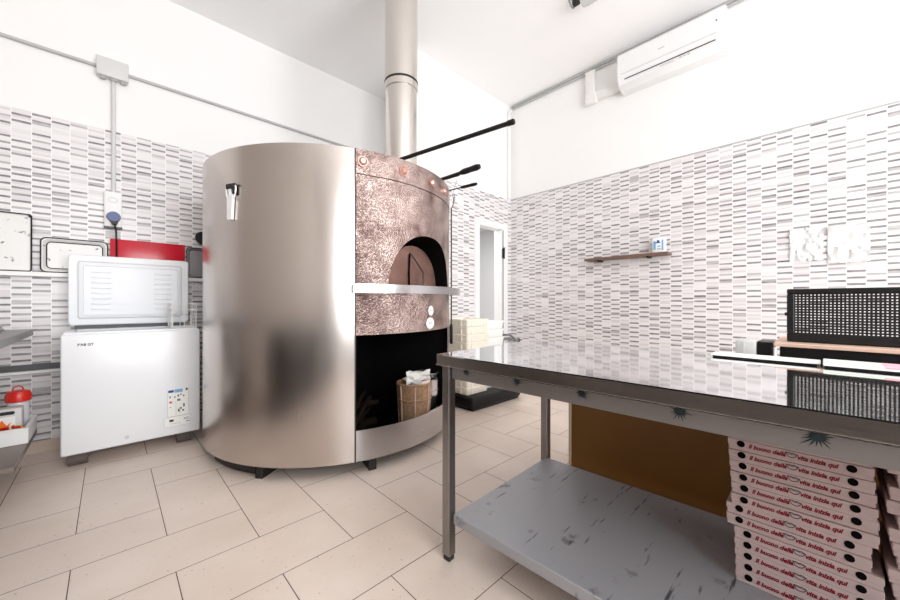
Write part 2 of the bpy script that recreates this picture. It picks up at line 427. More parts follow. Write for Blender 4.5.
# ------------------------------------------------------------------ pizza oven
C = Vector((1.411, 2.866, 0)); R = .952; OT = 2.0; OB = .08
tv = Vector((-.4417, -.8972, 0)); rv = Vector((.8972, -.4417, 0))
def od(th): a = math.radians(th); return tv*math.cos(a)+rv*math.sin(a)
def op(th, r, z): return C+od(th)*r+Vector((0,0,z))
TA, TB = 6.0, 76.0
oven = thing('pizza_oven', 'large round stainless steel pizza oven with hammered copper front and arched mouth', 'oven', (C.x, C.y, 0))
def patch(bm, th0, th1, z0, z1, r, n, mi=0, zs=1):
    g = [[bm.verts.new(op(th0+(th1-th0)*i/n, r, z0+(z1-z0)*k/zs)) for i in range(n+1)] for k in range(zs+1)]
    for k in range(zs):
        for i in range(n): bm.faces.new((g[k][i], g[k][i+1], g[k+1][i+1], g[k+1][i])).material_index = mi
def ringsolid(bm, th0, th1, r0, r1, z0, z1, n):
    loops = []
    for i in range(n+1):
        t = th0+(th1-th0)*i/n
        loops.append([op(t, r0, z0), op(t, r1, z0), op(t, r1, z1), op(t, r0, z1)])
    loft(bm, loops)
bm = BM(); ringsolid(bm, TB, TA+360, R-.012, R, OB, OT, 110); part('steel_shell', bm, MT['steel'], oven)
bm = BM(); lathe(bm, [(R-.013, OT-.03), (R-.013, OT-.006)], C, 96); part('top_plate', bm, MT['rail'], oven)
bm = BM(); lathe(bm, [(R-.013, OB+.002), (R-.013, OB+.03)], C, 96); part('base_plate', bm, MT['void'], oven)
# copper front with arched mouth
LZ0, LZ1 = .855, 1.845
SILL, AC, AW, AH = 1.15, 41.0, 22.0, .375
def arch(t):
    q = (t-AC)/AW
    return SILL+AH*math.sqrt(max(0, 1-abs(q)**2.3)) if abs(q) < 1 else SILL
bm = BM(); n = 140
ths = [TA+.3+(TB-TA-.6)*i/n for i in range(n+1)]
ths = sorted(set(ths+[AC-AW, AC+AW, AC-AW*.999, AC+AW*.999, AC-AW*.99, AC+AW*.99, AC-AW*.97, AC+AW*.97]))
for i in range(len(ths)-1):
    a, b = ths[i], ths[i+1]
    segs = [(LZ0, LZ0, SILL, SILL), (arch(a), arch(b), LZ1, LZ1)]
    for za0, zb0, za1, zb1 in segs:
        bm.faces.new([bm.verts.new(op(a, R, za0)), bm.verts.new(op(b, R, zb0)), bm.verts.new(op(b, R, zb1)), bm.verts.new(op(a, R, za1))])
bmesh.ops.remove_doubles(bm, verts=bm.verts, dist=.0001)
part('copper_panel', bm, MT['copper'], oven, smooth=60)
bm = BM(); ringsolid(bm, TA+.3, TB-.3, R-.008, R+.004, LZ1+.004, OT, 60); band = part('copper_band', bm, MT['copper'], oven, smooth=60)
for t in (8.8, 25.5, 43.5, 56):
    bm = BM(); p = op(t, R+.003, 1.925); d = od(t)
    cyl(bm, p, p+d*.008, .034, .032, 20); cyl(bm, p+d*.008, p+d*.018, .026, .016, 20)
    part('copper_boss', bm, MT['copperknob'], oven)
# mouth tunnel
bm = BM(); fr = []; bk = []
at = [AC-AW+2*AW*(0.5-0.5*math.cos(PI*i/48)) for i in range(49)]
fr = [bm.verts.new(op(t, R-.001, arch(t))) for t in at]; bk = [bm.verts.new(op(AC+(t-AC)*1.5, R-.45, arch(t))) for t in at]
for i in range(48): bm.faces.new((fr[i], fr[i+1], bk[i+1], bk[i]))
for i in range(48):
    pass
f2 = [bm.verts.new(op(t, R-.001, SILL)) for t in at]; b2 = [bm.verts.new(op(AC+(t-AC)*1.5, R-.45, SILL)) for t in at]
for i in range(48): bm.faces.new((f2[i], f2[i+1], b2[i+1], b2[i]))
for i in range(48): bm.faces.new((b2[i], b2[i+1], bk[i+1], bk[i]))
part('mouth_tunnel', bm, MT['soot'], oven)
# inner arched door leaning in the mouth
pa, pb = op(AC-AW+1.0, R-.035, SILL), op(AC+AW-3.5, R-.085, SILL)
xa = (pb-pa).normalized(); wd = (pb-pa).length; ya = Vector((0,0,1)); za = xa.cross(ya)
dm = frame_mtx(pa+xa*wd/2, xa, ya-za*.06*0)
pts = [(wd/2*math.cos(a), .315*(max(0, math.sin(a))**.85)) for a in [PI*i/30 for i in range(31)]]
bm = BM(); prism(bm, pts, dm, -.012); door = part('mouth_door', bm, MT['copperdark'], oven)
bm = BM(); tube(bm, [dm @ Vector(p) for p in ((-.06,.26,.003),(-.02,.20,.03),(.06,.13,.035),(.075,.06,.03),(.07,.0,.02))], .006, 8); part('door_handle', bm, MT['iron'], door)
bm = BM(); tube(bm, [dm @ Vector(p) for p in ((-.07,.0,.004),(-.075,.12,.004),(-.065,.25,.004))], .007, 6); part('door_rib', bm, MT['void'], door)
# sill ledge
bm = BM(); ringsolid(bm, TA-1.2, TB+1, R, R+.095, 1.115, 1.168, 60); part('mouth_ledge', bm, MT['rail'], oven)
# lower steel rail and wood store
bm = BM(); ringsolid(bm, TA+.3, TB-.3, R-.012, R, OB, .27, 60); part('base_rail', bm, MT['rail'], oven)
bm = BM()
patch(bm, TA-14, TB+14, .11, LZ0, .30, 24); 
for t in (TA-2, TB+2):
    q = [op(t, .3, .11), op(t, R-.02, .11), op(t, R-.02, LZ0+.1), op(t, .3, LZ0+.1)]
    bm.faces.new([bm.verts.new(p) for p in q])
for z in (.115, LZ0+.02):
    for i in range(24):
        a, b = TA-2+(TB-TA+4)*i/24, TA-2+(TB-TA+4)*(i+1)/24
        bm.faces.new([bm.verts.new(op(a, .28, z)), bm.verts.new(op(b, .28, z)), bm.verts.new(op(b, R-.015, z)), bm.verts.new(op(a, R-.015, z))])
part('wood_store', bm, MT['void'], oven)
# seam strips
bm = BM(); ringsolid(bm, TA-.15, TA+.35, R-.005, R+.004, OB, OT, 2); part('seam_strip', bm, MT['iron'], oven)
bm = BM(); ringsolid(bm, TB-1.0, TB+.6, R-.005, R+.006, OB, OT-.02, 3); part('seam_strip', bm, MT['flue'], oven)
# feet
for t in (-29, 13, 100, 160, 215, 260):
    bm = BM(); p = op(t, R-.09, 0); m4 = Matrix.Translation(p) @ Matrix.Rotation(math.atan2(od(t).y, od(t).x), 4, 'Z')
    bx(bm, -.16, .07, -.022, .022, 0, OB+.004, .003, 1, mtx=m4)
    part('foot', bm, MT['iron'], oven)
bm = BM(); ringsolid(bm, -60, -30, R-.09, R-.045, .012, OB+.003, 14); part('base_beam', bm, MT['iron'], oven)
# stickers
for t, z, w, h in ((42.0, .998, .062, .070), (41.5, .908, .098, .080)):
    bm = BM(); d = od(t); m4 = frame_mtx(op(t, R+.002, z), (-d.y, d.x, 0), (0,0,1))
    prism(bm, [(w/2*math.cos(2*PI*k/24), h/2*math.sin(2*PI*k/24)) for k in range(24)], m4, .0015)
    st = part('sticker', bm, MT['paper'], oven); st['label'] = 'white sticker'
    m5 = frame_mtx(op(t, R+.0038, z-.006), (-d.y, d.x, 0), (0,0,1))
    bm = BM()
    if w > .05: bm.free(); bm = text_bm('co2', .028, m5, align='CENTER')
    else: prism(bm, [(-.008,-.012), (.008,-.012), (.01,.0), (0,.018), (-.01,0)], m5, .0005)
    part('print', bm, MT['grey'], st)

# tongs hanging from a clip on the steel shell
t0 = -40.6; d = od(t0); m4 = frame_mtx(op(t0, R+.004, 1.56), (-d.y, d.x, 0), (0,0,1))
tg = thing('serving_tongs', 'white tongs hanging from a dark clip on the steel side of the oven', 'tongs', tuple(op(t0, R+.004, 1.55)))
bm = BM(); prism(bm, [(-.014,0), (.024,0), (.034,.12), (.03,.15), (-.016,.13)], m4, .016); part('blade', bm, MT['wplast'], tg)
for cx, cz, a in ((-.012, .165, .15), (.022, .175, -.1), (.04, .16, -.3)):
    bm = BM(); lp = []
    for k in range(16):
        q = 2*PI*k/16; x = .013*math.cos(q); y = .042*math.sin(q)
        lp.append(m4 @ Vector((cx+x*math.cos(a)-y*math.sin(a), cz+x*math.sin(a)+y*math.cos(a), .010)))
    tube(bm, lp, .005, 6, closed=True); part('handle_loop', bm, MT['wplast'], tg)
bm = BM(); bx(bm, -.02, .055, .185, .215, 0, .02, .003, 1, mtx=m4); bx(bm, .03, .055, .15, .19, 0, .016, .003, 1, mtx=m4); part('clip', bm, MT['iron'], tg)

# flue pipe
fc = Vector((-.366*.7229+2.68*.691, .366*.691+2.68*.7228, 0))
fl = thing('flue_pipe', 'tall shiny stainless flue pipe rising from the oven top to the ceiling', 'chimney', (fc.x, fc.y, OT-.006))
bm = BM(); cyl(bm, fc+Vector((0,0,OT-.006)), fc+Vector((0,0,2.745)), .118, seg=40); part('lower_pipe', bm, MT['flue'], fl)
bm = BM(); cyl(bm, fc+Vector((0,0,2.70)), fc+Vector((0,0,CZ-.002)), .122, seg=40); part('upper_pipe', bm, MT['flue'], fl)
bm = BM()
lathe(bm, [(.122,.0), (.1265,.003), (.1265,.006), (.122,.009)], fc+Vector((0,0,2.70)), 40); part('joint_ring', bm, MT['iron'], fl)
bm = BM(); lathe(bm, [(.119,.0), (.125,.006), (.125,.05), (.119,.056)], fc+Vector((0,0,2.64)), 40); part('joint_collar', bm, MT['flue'], fl)

# peel handles lying on the oven top
def rod(name, label, p0, p1, r, gripfrac=0, grip_r=0, cat='oven tool', grip=None, group='oven tools on the oven top'):
    t = thing(name, label, cat, tuple(Vector(p0)), group); p0 = Vector(p0); p1 = Vector(p1)
    pm = p0+(p1-p0)*(1-gripfrac)
    bm = BM(); cyl(bm, p0, pm, r, seg=10); part('shaft', bm, MT['blackm'], t)
    if gripfrac:
        bm = BM(); n = 6
        pts = [pm+(p1-pm)*k/n for k in range(n+1)]
        tube(bm, pts, [grip_r*x for x in (.8,1,1,.95,1,1.05,.8)], 12); part('handle', bm, MT['black'], t)
    return t
rod('pizza_peel', 'longest black pole lying across the oven top, beside the flue', (1.29, 2.62, 2.012), (1.61, 1.17, 2.055), .013, .03, .016, 'peel')
rod('pizza_peel', 'upper thick black handle of the pair jutting out above the copper bosses', (1.83, 2.7, 2.011), (1.93, 1.71, 2.04), .013, .17, .022, 'peel')
rod('oven_brush', 'thinner black handle just under the thick one of the pair', (1.80, 2.6, 2.008), (1.878, 1.86, 2.012), .011, .2, .014, 'brush')
rod('ash_rake', 'short black handle jutting over the right edge of the oven', (2.02, 2.6, 2.008), (2.112, 1.90, 2.002), .005, .22, .013, 'rake')
# hanging poker with wire hook
th = TB-3.0
pk = thing('oven_poker', 'thin steel poker with black grip hanging at the right edge of the oven', 'poker', tuple(op(th, R+.02, .70)))
bm = BM(); cyl(bm, op(th, R+.02, .86), op(th, R+.02, 1.87), .006, seg=8); part('shaft', bm, MT['iron'], pk)
bm = BM(); tube(bm, [op(th, R+.02, z) for z in (.70,.71,.78,.85,.87)], [.008,.013,.012,.013,.009], 10); part('handle', bm, MT['black'], pk)
bm = BM()
tube(bm, [op(th+a, R+.02+q, z) for a, q, z in ((0,0,1.86),(1.5,.01,1.89),(3.0,.03,1.94),(2.0,.03,1.975),(-.5,.02,1.985),(-2,.01,1.96))], .0045, 6)
tube(bm, [op(th+a, R+.02+q, z) for a, q, z in ((0,0,1.86),(-3,.02,1.89),(-6,.02,1.93))], .0045, 6)
tube(bm, [op(th+a, R+.02+q, z) for a, q, z in ((-1,.01,1.87),(3,.05,1.872),(4.5,.07,1.885))], .0045, 6)
tube(bm, [op(th+a, R+.02+q, z) for a, q, z in ((1,.01,1.98),(1.3,.03,2.06),(2.2,.05,2.12))], .003, 6)
part('hook', bm, MT['chrome'], pk)

# things in the wood store
def crumple(bm, c, w, h, amp, nx=7, ny=7, ax=(1,0,0), ay=(0,1,0), mi=0, seed=1, thick=.0015):
    rnd = random.Random(seed); ax = Vector(ax).normalized(); ay = Vector(ay).normalized(); nz = ax.cross(ay)
    A = [[Vector(c)+ax*((i/nx-.5)*w+rnd.uniform(-amp,amp)*.3)+ay*((j/ny-.5)*h+rnd.uniform(-amp,amp)*.3)+nz*rnd.uniform(-amp, amp) for i in range(nx+1)] for j in range(ny+1)]
    top = [[bm.verts.new(p+nz*thick) for p in r_] for r_ in A]; bot = [[bm.verts.new(p) for p in r_] for r_ in A]
    for j in range(ny):
        for i in range(nx):
            bm.faces.new((top[j][i], top[j][i+1], top[j+1][i+1], top[j+1][i])).material_index = mi
            bm.faces.new((bot[j][i], bot[j+1][i], bot[j+1][i+1], bot[j][i+1])).material_index = mi
    def side(a, b):
        for k in range(len(a)-1): bm.faces.new((a[k], a[k+1], b[k+1], b[k])).material_index = mi
    side(top[0], bot[0]); side(top[-1], bot[-1]); side([r_[0] for r_ in top], [r_[0] for r_ in bot]); side([r_[-1] for r_ in top], [r_[-1] for r_ in bot])
bc = op(46, .77, .117)
bk_ = thing('wicker_basket', 'worn wicker basket stuffed with papers in the wood store under the oven', 'basket', tuple(bc))
bm = BM(); prof = []
for k in range(15):
    prof.append((.105+.02*k/14+(.004 if k % 2 else 0), .33*k/14))
prof += [(.118, .33), (.10, .02)]
lathe(bm, prof, bc, 36); part('woven_side', bm, MT['wicker'], bk_)
bm = BM()
tube(bm, [bc+Vector((.128*math.cos(a), .128*math.sin(a), .333)) for a in [2*PI*k/32 for k in range(32)]], .009, 8, closed=True)
tube(bm, [bc+Vector((.124*math.cos(a), .124*math.sin(a), .22)) for a in [2*PI*k/32 for k in range(32)]], .007, 8, closed=True)
part('rim', bm, MT['wicker'], bk_)
for k in range(7):
    a = k*.9+.5; bm = BM()
    cyl(bm, bc+Vector((.115*math.cos(a), .115*math.sin(a), .01)), bc+Vector((.131*math.cos(a), .131*math.sin(a), .325)), .006, seg=8); part('stake', bm, MT['tan'], bk_)
bm = BM(); crumple(bm, bc+od(20)*.055+Vector((0,0,.375)), .18, .11, .018, ax=rv, ay=(0,0,1), seed=3); single('crumpled_paper', bm, MT['paper'], 'crumpled white newspaper sticking up from the wicker basket', 'paper')
bm = BM(); crumple(bm, bc+od(190)*.045+Vector((0,0,.348)), .11, .10, .010, seed=5); single('paper_bag', bm, MT['paper'], 'flattened white paper bag at the back of the wicker basket', 'bag')
bm = BM(); crumple(bm, bc+od(55)*.07+Vector((0,0,.352)), .05, .04, .008, nx=4, ny=4, seed=6); single('wrapper', bm, MT['redp'], 'small red wrapper on the basket rim', 'wrapper')
pc = op(66.5, .765, .117)
pt = thing('steel_pot', 'shiny steel pot beside the wicker basket in the wood store', 'pot', tuple(pc))
bm = BM(); lathe(bm, [(.09,0), (.098,.01), (.10,.30), (.106,.305), (.098,.31), (.095,.29)], pc, 28); part('body', bm, MT['tin'], pt)
bm = BM(); tube(bm, [pc+Vector((.1*math.cos(a), .1*math.sin(a), .22)) for a in [2*PI*k/28 for k in range(28)]], .004, 6, closed=True); part('bead', bm, MT['tin'], pt)
bm = BM(); lathe(bm, [(.05,0), (.09,.02), (.115,.055), (.119,.057), (.112,.05), (.085,.024)], pc+Vector((0,0,.311)), 28); single('steel_bowl', bm, MT['tin'], 'shallow steel bowl on top of the steel pot in the wood store', 'bowl')
lg = [((8,.62,.15),(26,.60,.19),.035,'thick dark log lying lowest in the wood store'), ((10,.70,.235),(24,.52,.265),.025,'dark log resting on the lowest log in the wood store'),
      ((7.5,.78,.25),(22,.60,.37),.014,'thin pale stick slanting across the wood store'), ((10,.6,.30),(27,.62,.33),.02,'long bent branch on top of the logs'), ((9,.72,.34),(20,.55,.40),.012,'thinnest twig high in the wood store')]
for a, b, r, lb in lg:
    bm = BM(); p, q = op(*a), op(*b); mid = (p+q)/2+Vector((0,0,.012))
    tube(bm, [p, (p+mid)/2+Vector((.004,0,0)), mid, (q+mid)/2, q], [r, r*.95, r*1.03, r*.92, r*.85], 9); single('firewood_log', bm, MT['log'], lb, 'firewood', 'firewood in the wood store')

# ------------------------------------------------------------------ chest freezer
FX0, FX1, FY0, FY1, FZ0, FZ1 = -.226, .498, 3.285, 3.735, .085, .853
fz = thing('chest_freezer', 'white chest freezer with its lid open, left of the round oven', 'freezer', ((FX0+FX1)/2, (FY0+FY1)/2, 0))
bm = BM()
w = .045
for a in ((FX0,FX1,FY0,FY0+w), (FX0,FX1,FY1-w,FY1), (FX0,FX0+w,FY0+w*.9,FY1-w*.9), (FX1-w,FX1,FY0+w*.9,FY1-w*.9)):
    bx(bm, *a, FZ0, FZ1, .012, 3)
bx(bm, FX0+.01, FX1-.01, FY0+.01, FY1-.01, FZ0, FZ0+.05)
part('cabinet', bm, MT['white'], fz)
bm = BM()
for a in ((FX0+.012,FX1-.012,FY0+.012,FY0+w+.01), (FX0+.012,FX1-.012,FY1-w-.01,FY1-.008), (FX0+.012,FX0+w+.01,FY0+w,FY1-w), (FX1-w-.01,FX1-.012,FY0+w,FY1-w)):
    bx(bm, *a, FZ1-.01, FZ1+.012, .005, 2)
part('rim', bm, MT['lid'], fz)
for x, y in ((FX0+.075, FY0+.075), (FX1-.09, FY0+.075), (FX0+.075, FY1-.07), (FX1-.09, FY1-.07)):
    bm = BM(); cyl(bm, (x-.045, y, .036), (x+.045, y, .036), .036, seg=18); bx(bm, x-.05, x+.05, y-.028, y+.028, .045, FZ0+.003); part('castor', bm, MT['wheel'], fz)
# lid, upright
LX0, LX1, LZa, LZb, LY = -.213, .472, .893, 1.397, 3.655
lm = frame_mtx(((LX0+LX1)/2, LY, (LZa+LZb)/2), (1,0,0), (0,0,1))   # local z = -y, towards the room
LW, LH = LX1-LX0, LZb-LZa
bm = BM()
def rl(w, h, r, z): return [lm @ Vector((x, y, z)) for x, y in rrect(w, h, r)]
loft(bm, [rl(LW-.01,LH-.01,.02,-.045), rl(LW,LH,.022,-.038), rl(LW,LH,.022,.006), rl(LW-.012,LH-.012,.02,.012), rl(LW-.085,LH-.085,.02,.012), rl(LW-.09,LH-.09,.018,.005), rl(LW-.10,LH-.10,.016,.005),
          rl(LW-.106,LH-.106,.016,.017), rl(LW-.15,LH-.15,.015,.020), rl(LW-.156,LH-.156,.014,.014)])
lid = part('lid', bm, MT['lid'], fz)
for xa_, xb_ in ((-LW/2+.115, -.125), (.125, LW/2-.115)):
    bm = BM()
    for k in range(8):
        z = -.135+k*.0385; bx(bm, xa_, xb_, z-.007, z+.007, .010, .019, .003, 2, mtx=lm)
    part('lid_ribs', bm, MT['lid'], lid)
bm = BM(); prism(bm, rrect(.225, .20, .02), lm @ Matrix.Translation((-.005, .0, .012)), .008); part('lid_boss', bm, MT['lid'], lid)
bm = BM(); prism(bm, rrect(LW-.088, LH-.088, .02), lm, .0065); part('lid_gasket', bm, MT['gplast'], lid)
for x in (FX0+.12, FX0+.30, FX1-.20):
    bm = BM(); bx(bm, x-.03, x+.03, FY1-.055, FY1-.02, FZ1+.005, FZ1+.06, .003, 1); part('hinge', bm, MT['wplast'], fz)
bm = BM(); bx(bm, LX0+.03, LX1-.02, LY+.02, LY+.035, FZ1+.013, LZa+.02); part('hinge_bar', bm, MT['slate'], fz)
fm = frame_mtx((FX0+.075, FY0-.0008, .778), (1,0,0), (0,0,1))
bm = text_bm("F'AB GT", .021, fm, bold=.0006); part('lettering', bm, MT['dark'], fz)['label'] = 'small dark lettering'
# energy label
em = frame_mtx((FX0+.528, FY0-.0006, .222), (1,0,0), (0,0,1))
bm = BM(); bx(bm, 0, .125, 0, .20, 0, .0008, mtx=em)
el = part('energy_label', bm, MT['paper'], fz); el['label'] = 'white energy label with small print'
def marks(lst, m4, parent, name='print', z=.0009):
    for x0, x1, y0, y1, mm in lst:
        bm = BM(); bx(bm, x0, x1, y0, y1, z, z+.0004, mtx=m4); part(name, bm, MT[mm], parent, smooth=0)
marks([(.004,.036,.175,.193,'bluei'), (.04,.088,.172,.196,'lblue'), (.106,.118,.18,.197,'dark'), (.01,.018,.135,.15,'grey'), (.038,.046,.135,.145,'dark'), (.058,.066,.14,.155,'dark'),
       (.072,.084,.152,.158,'dark'), (.09,.098,.138,.148,'dark'), (.01,.026,.098,.112,'redp'), (.056,.074,.108,.124,'grey'), (.012,.022,.065,.07,'grey'),
       (.048,.049,.005,.105,'grey'), (.06,.068,.03,.05,'dark'), (.075,.082,.045,.06,'dark'), (.086,.096,.03,.042,'dark'), (.092,.1,.06,.085,'dark'), (.07,.073,.02,.06,'grey'), (.0,.125,.0,.001,'grey'), (0,.001,0,.2,'grey'), (.124,.125,0,.2,'grey')], em, el)
em2 = frame_mtx((FX0+.508, FY0-.0006, .148), (1,0,0), (0,0,1))
bm = BM(); bx(bm, 0, .155, 0, .072, 0, .0008, mtx=em2); e2 = part('serial_label', bm, MT['paper'], fz); e2['label'] = 'white strip label below the energy label'
marks([(.03,.055,.036,.052,'dark'), (.115,.15,.04,.044,'grey'), (.115,.145,.05,.053,'grey'), (.13,.15,.02,.027,'grey'), (0,.155,0,.001,'grey'), (0,.155,.071,.072,'grey'), (0,.001,0,.07,'grey'), (.154,.155,0,.07,'grey'), (.03,.1,.02,.0215,'grey')], em2, e2)
bm = BM(); p = (FX0+.31, FY0, .135); cyl(bm, p, (p[0], p[1]-.006, p[2]), .012, seg=14); part('drain_plug', bm, MT['gplast'], fz)
# wire basket on the freezer rim
wb = thing('wire_basket', 'white wire basket hanging on the right end of the open freezer', 'basket', (.42, 3.50, FZ1+.012))
x0, x1, y0, y1, z0, z1 = .335, .485, 3.36, 3.60, FZ1+.014, 1.045
bm = BM(); lp = [(x0,y0,z1), (x1,y0,z1), (x1,y1,z1), (x0,y1,z1)]
tube(bm, lp, .0045, 6, closed=True); tube(bm, [(a, b, z1-.045) for a, b, c in lp], .0035, 6, closed=True)
part('rim', bm, MT['wplast'], wb)
bm = BM()
for k in range(3):
    x = x0+(x1-x0)*k/2; tube(bm, [(x,y0,z1), (x+.0,y0+.008,z0), (x,y1-.008,z0), (x,y1,z1)], .003, 6)
for k in range(4):
    y = y0+(y1-y0)*k/3; tube(bm, [(x0,y,z1), (x0+.006,y,z0), (x1-.006,y,z0), (x1,y,z1)], .003, 6)
tube(bm, [(x0+.004,y0+.004,z0+.09), (x1-.004,y0+.004,z0+.09), (x1-.004,y1-.004,z0+.09), (x0+.004,y1-.004,z0+.09)], .0025, 6, closed=True)
part('wires', bm, MT['wplast'], wb)

# ------------------------------------------------------------------ trays on the ledge
def tray(name, label, x0, x1, z0, z1, y, mats, lean=.03, rim=.018, corner=.03, d=.022, cat='tray'):
    t = thing(name, label, cat, ((x0+x1)/2, y, z0))
    m4 = frame_mtx(((x0+x1)/2, y, z0), (1,0,0), (0, lean, 1)) @ Matrix.Translation((0, (z1-z0)/2, 0))
    W, Hh = x1-x0, z1-z0
    def q(w, h, r, z): return [m4 @ Vector((a, b, z)) for a, b in rrect(w, h, r)]
    bm = BM(); loft(bm, [q(W-2*rim,Hh-2*rim,corner,-d*.1), q(W-.004,Hh-.004,corner,d-.002), q(W-2*rim*.5,Hh-2*rim*.5,corner,d-.001), q(W-2*rim-.006,Hh-2*rim-.006,corner*.9,.004)])
    part('pan', bm, mats[0], t)
    bm = BM(); tube(bm, q(W-.003, Hh-.003, corner, d), .0042, 6, closed=True); part('rim', bm, mats[1], t)
    return t, m4
tray('baking_tray', 'chipped white enamel tray with black rim, leftmost on the ledge', -.87, -.392, 1.27, 1.665, 3.785, (MT['chip'], MT['black']), rim=.008, corner=.012, d=.012)
t2, m4 = tray('baking_tray', 'shallow white tray with double rim on the ledge left of the red one', -.352, -.012, 1.27, 1.515, 3.783, (MT['chip'], MT['dark']), rim=.022, corner=.03, d=.02)
bm = BM(); tube(bm, [m4 @ Vector((a, b, .006)) for a, b in rrect(.283, .188, .025)], .0035, 6, closed=True); part('inner_line', bm, MT['dark'], t2)
bm = BM(); bx(bm, 0, .462, 3.752, 3.776, 1.2695, 1.545, .004, 2)
single('red_tray', bm, MT['red'], 'glossy red rectangular tray standing on the ledge behind the freezer lid', 'tray')
tray('baking_tray', 'dark grey tray standing on the ledge between the red tray and the oven', .475, .75, 1.27, 1.53, 3.783, (MT['pan'], MT['black']), rim=.02, corner=.02, d=.02)
bm = BM(); p = Vector((.595, YL-.002, 1.625)); cyl(bm, p, p-Vector((0,.03,0)), .052, .058, 24); cyl(bm, p-Vector((0,.03,0)), p-Vector((0,.032,0)), .05, .05, 24)
single('round_pan', bm, MT['black'], 'small round black pan hanging on the tiles beside the oven', 'pan')

# ------------------------------------------------------------------ electrics on the left wall
yy = YL+.012
bm = BM(); bx(bm, -.075, .105, yy-.07, yy, 2.785, 2.925, .006, 2)
jb = thing('junction_box', 'grey junction box on the white wall above the freezer', 'junction box', (.015, yy, 2.785))
part('cover', bm, MT['jbox'], jb)
bm = BM()
for x in (-.04, .02, .075): cyl(bm, (x, yy-.035, 2.768), (x, yy-.035, 2.79), .018, seg=12)
part('cable_gland', bm, MT['conduit'], jb)
bm = BM(); cyl(bm, (X0, yy-.013, 2.862), (-.075, yy-.013, 2.862), .0125, seg=12); single('conduit_pipe', bm, MT['conduit'], 'grey conduit running left from the junction box along the wall', 'conduit', 'conduits on the left wall')
bm = BM(); cyl(bm, (.105, yy-.013, 2.862), (2.6, yy-.013, 2.862), .0125, seg=12); single('conduit_pipe', bm, MT['conduit'], 'grey conduit running right from the junction box to behind the oven', 'conduit', 'conduits on the left wall')
bm = BM(); cyl(bm, (.02, YL-.014, 1.91), (.02, YL-.014, 2.78), .0135, seg=12)
single('conduit_pipe', bm, MT['jbox'], 'pale vertical conduit dropping from the junction box to the socket', 'conduit', 'conduits on the left wall')
sk = thing('wall_socket', 'white wall socket box with a blue plug in it, above the freezer', 'socket', (.017, YL, 1.63))
bm = BM(); bx(bm, -.033, .067, YL-.045, YL, 1.628, 1.908, .005, 2); part('box', bm, MT['wplast'], sk)
bm = BM(); bx(bm, -.035, .069, YL-.046, YL-.03, 1.622, 1.645, .004, 1); part('lower_edge', bm, MT['slate'], sk)
bm = BM(); tube(bm, [(.017+.026*math.cos(a), YL-.047, 1.845+.018*math.sin(a)) for a in [2*PI*k/20 for k in range(20)]], .0022, 6, closed=True); part('socket_mark', bm, MT['gplast'], sk)
pg = thing('power_plug', 'blue plug with black cord in the wall socket', 'plug', (.02, YL-.046, 1.71))
bm = BM(); cyl(bm, (.02, YL-.0455, 1.715), (.02, YL-.10, 1.712), .042, .036, 20); part('cap', bm, MT['blue'], pg)
bm = BM(); cyl(bm, (.022, YL-.06, 1.69), (.025, YL-.085, 1.655), .028, .016, 14); part('cord_grip', bm, MT['slate'], pg)
bm = BM(); tube(bm, [(.025, YL-.083, 1.668), (.034, YL-.084, 1.60), (.035, YL-.085, 1.5), (.036, YL-.085, 1.42), (.036, YL-.086, 1.3)], .0055, 8); part('cord', bm, MT['black'], pg)

# ------------------------------------------------------------------ left steel worktable and crate
lt = thing('steel_worktable', 'dark steel worktable at the left edge of the room with crate below', 'table', (-1.1, 3.0, 0))
bm = BM(); bx(bm, -1.6, -.36, 2.2, 3.54, .845, .885, .003, 1); part('worktop', bm, MT['galv'], lt)
bm = BM(); bx(bm, -1.6, -.345, 2.80, 3.55, .205, .235, .003, 1); part('undershelf', bm, MT['brownst'], lt)
for x in (-1.5, -.62):
    for y in (2.86, 3.44):
        bm = BM(); bx(bm, x-.02, x+.02, y-.02, y+.02, 0, .845, .003, 1); part('leg', bm, MT['galv'], lt)
bm = BM(); bx(bm, -1.2, -.475, 2.7, 3.50, .8855, .90, .003, 1); bx(bm, -1.2, -.475, 2.7, 3.50, .908, .922, .003, 1); bx(bm, -1.19, -.485, 2.71, 3.49, .90, .908)
single('cutting_board', bm, MT['gplast'], 'pale grey board lying on the left steel worktable', 'board')
cr = thing('plastic_crate', 'low white slotted crate on the undershelf of the left worktable', 'crate', (-.70, 3.36, .235))
cx0, cx1, cy0, cy1, cz = -1.05, -.345, 3.20, 3.53, .236
bm = BM(); bx(bm, cx0+.01, cx1-.01, cy0+.01, cy1-.01, cz, cz+.01)
for k in range(6):
    a = cx0+(cx1-cx0)*k/6; b = cx0+(cx1-cx0)*(k+1)/6
    bx(bm, a+.002, b-.002, cy0, cy0+.014, cz, cz+.09, .003, 1)
    bx(bm, a+.002, b-.002, cy1-.014, cy1, cz, cz+.09, .003, 1)
for k in range(3):
    a = cy0+(cy1-cy0)*k/3; b = cy0+(cy1-cy0)*(k+1)/3
    for x in (cx0, cx1-.014): bx(bm, x, x+.014, a+.002, b-.002, cz, cz+.09, .003, 1)
bx(bm, cx0-.004, cx1+.004, cy0-.004, cy0+.016, cz+.083, cz+.093, .003, 1); bx(bm, cx0-.004, cx1+.004, cy1-.016, cy1+.004, cz+.083, cz+.093, .003, 1)
for x in (cx0-.004, cx1-.016): bx(bm, x, x+.02, cy0, cy1, cz+.083, cz+.093, .003, 1)
part('slatted_walls', bm, MT['wplast'], cr)
zc = cz+.0105
jg = thing('water_jug', 'clear bottle with a white label standing in the left crate', 'bottle', (-.545, 3.45, zc))
bm = BM(); lathe(bm, [(.055,0), (.06,.01), (.06,.27), (.05,.31), (.025,.34), (.022,.38)], (-.545,3.45,zc), 24); part('body', bm, MT['bottle'], jg)
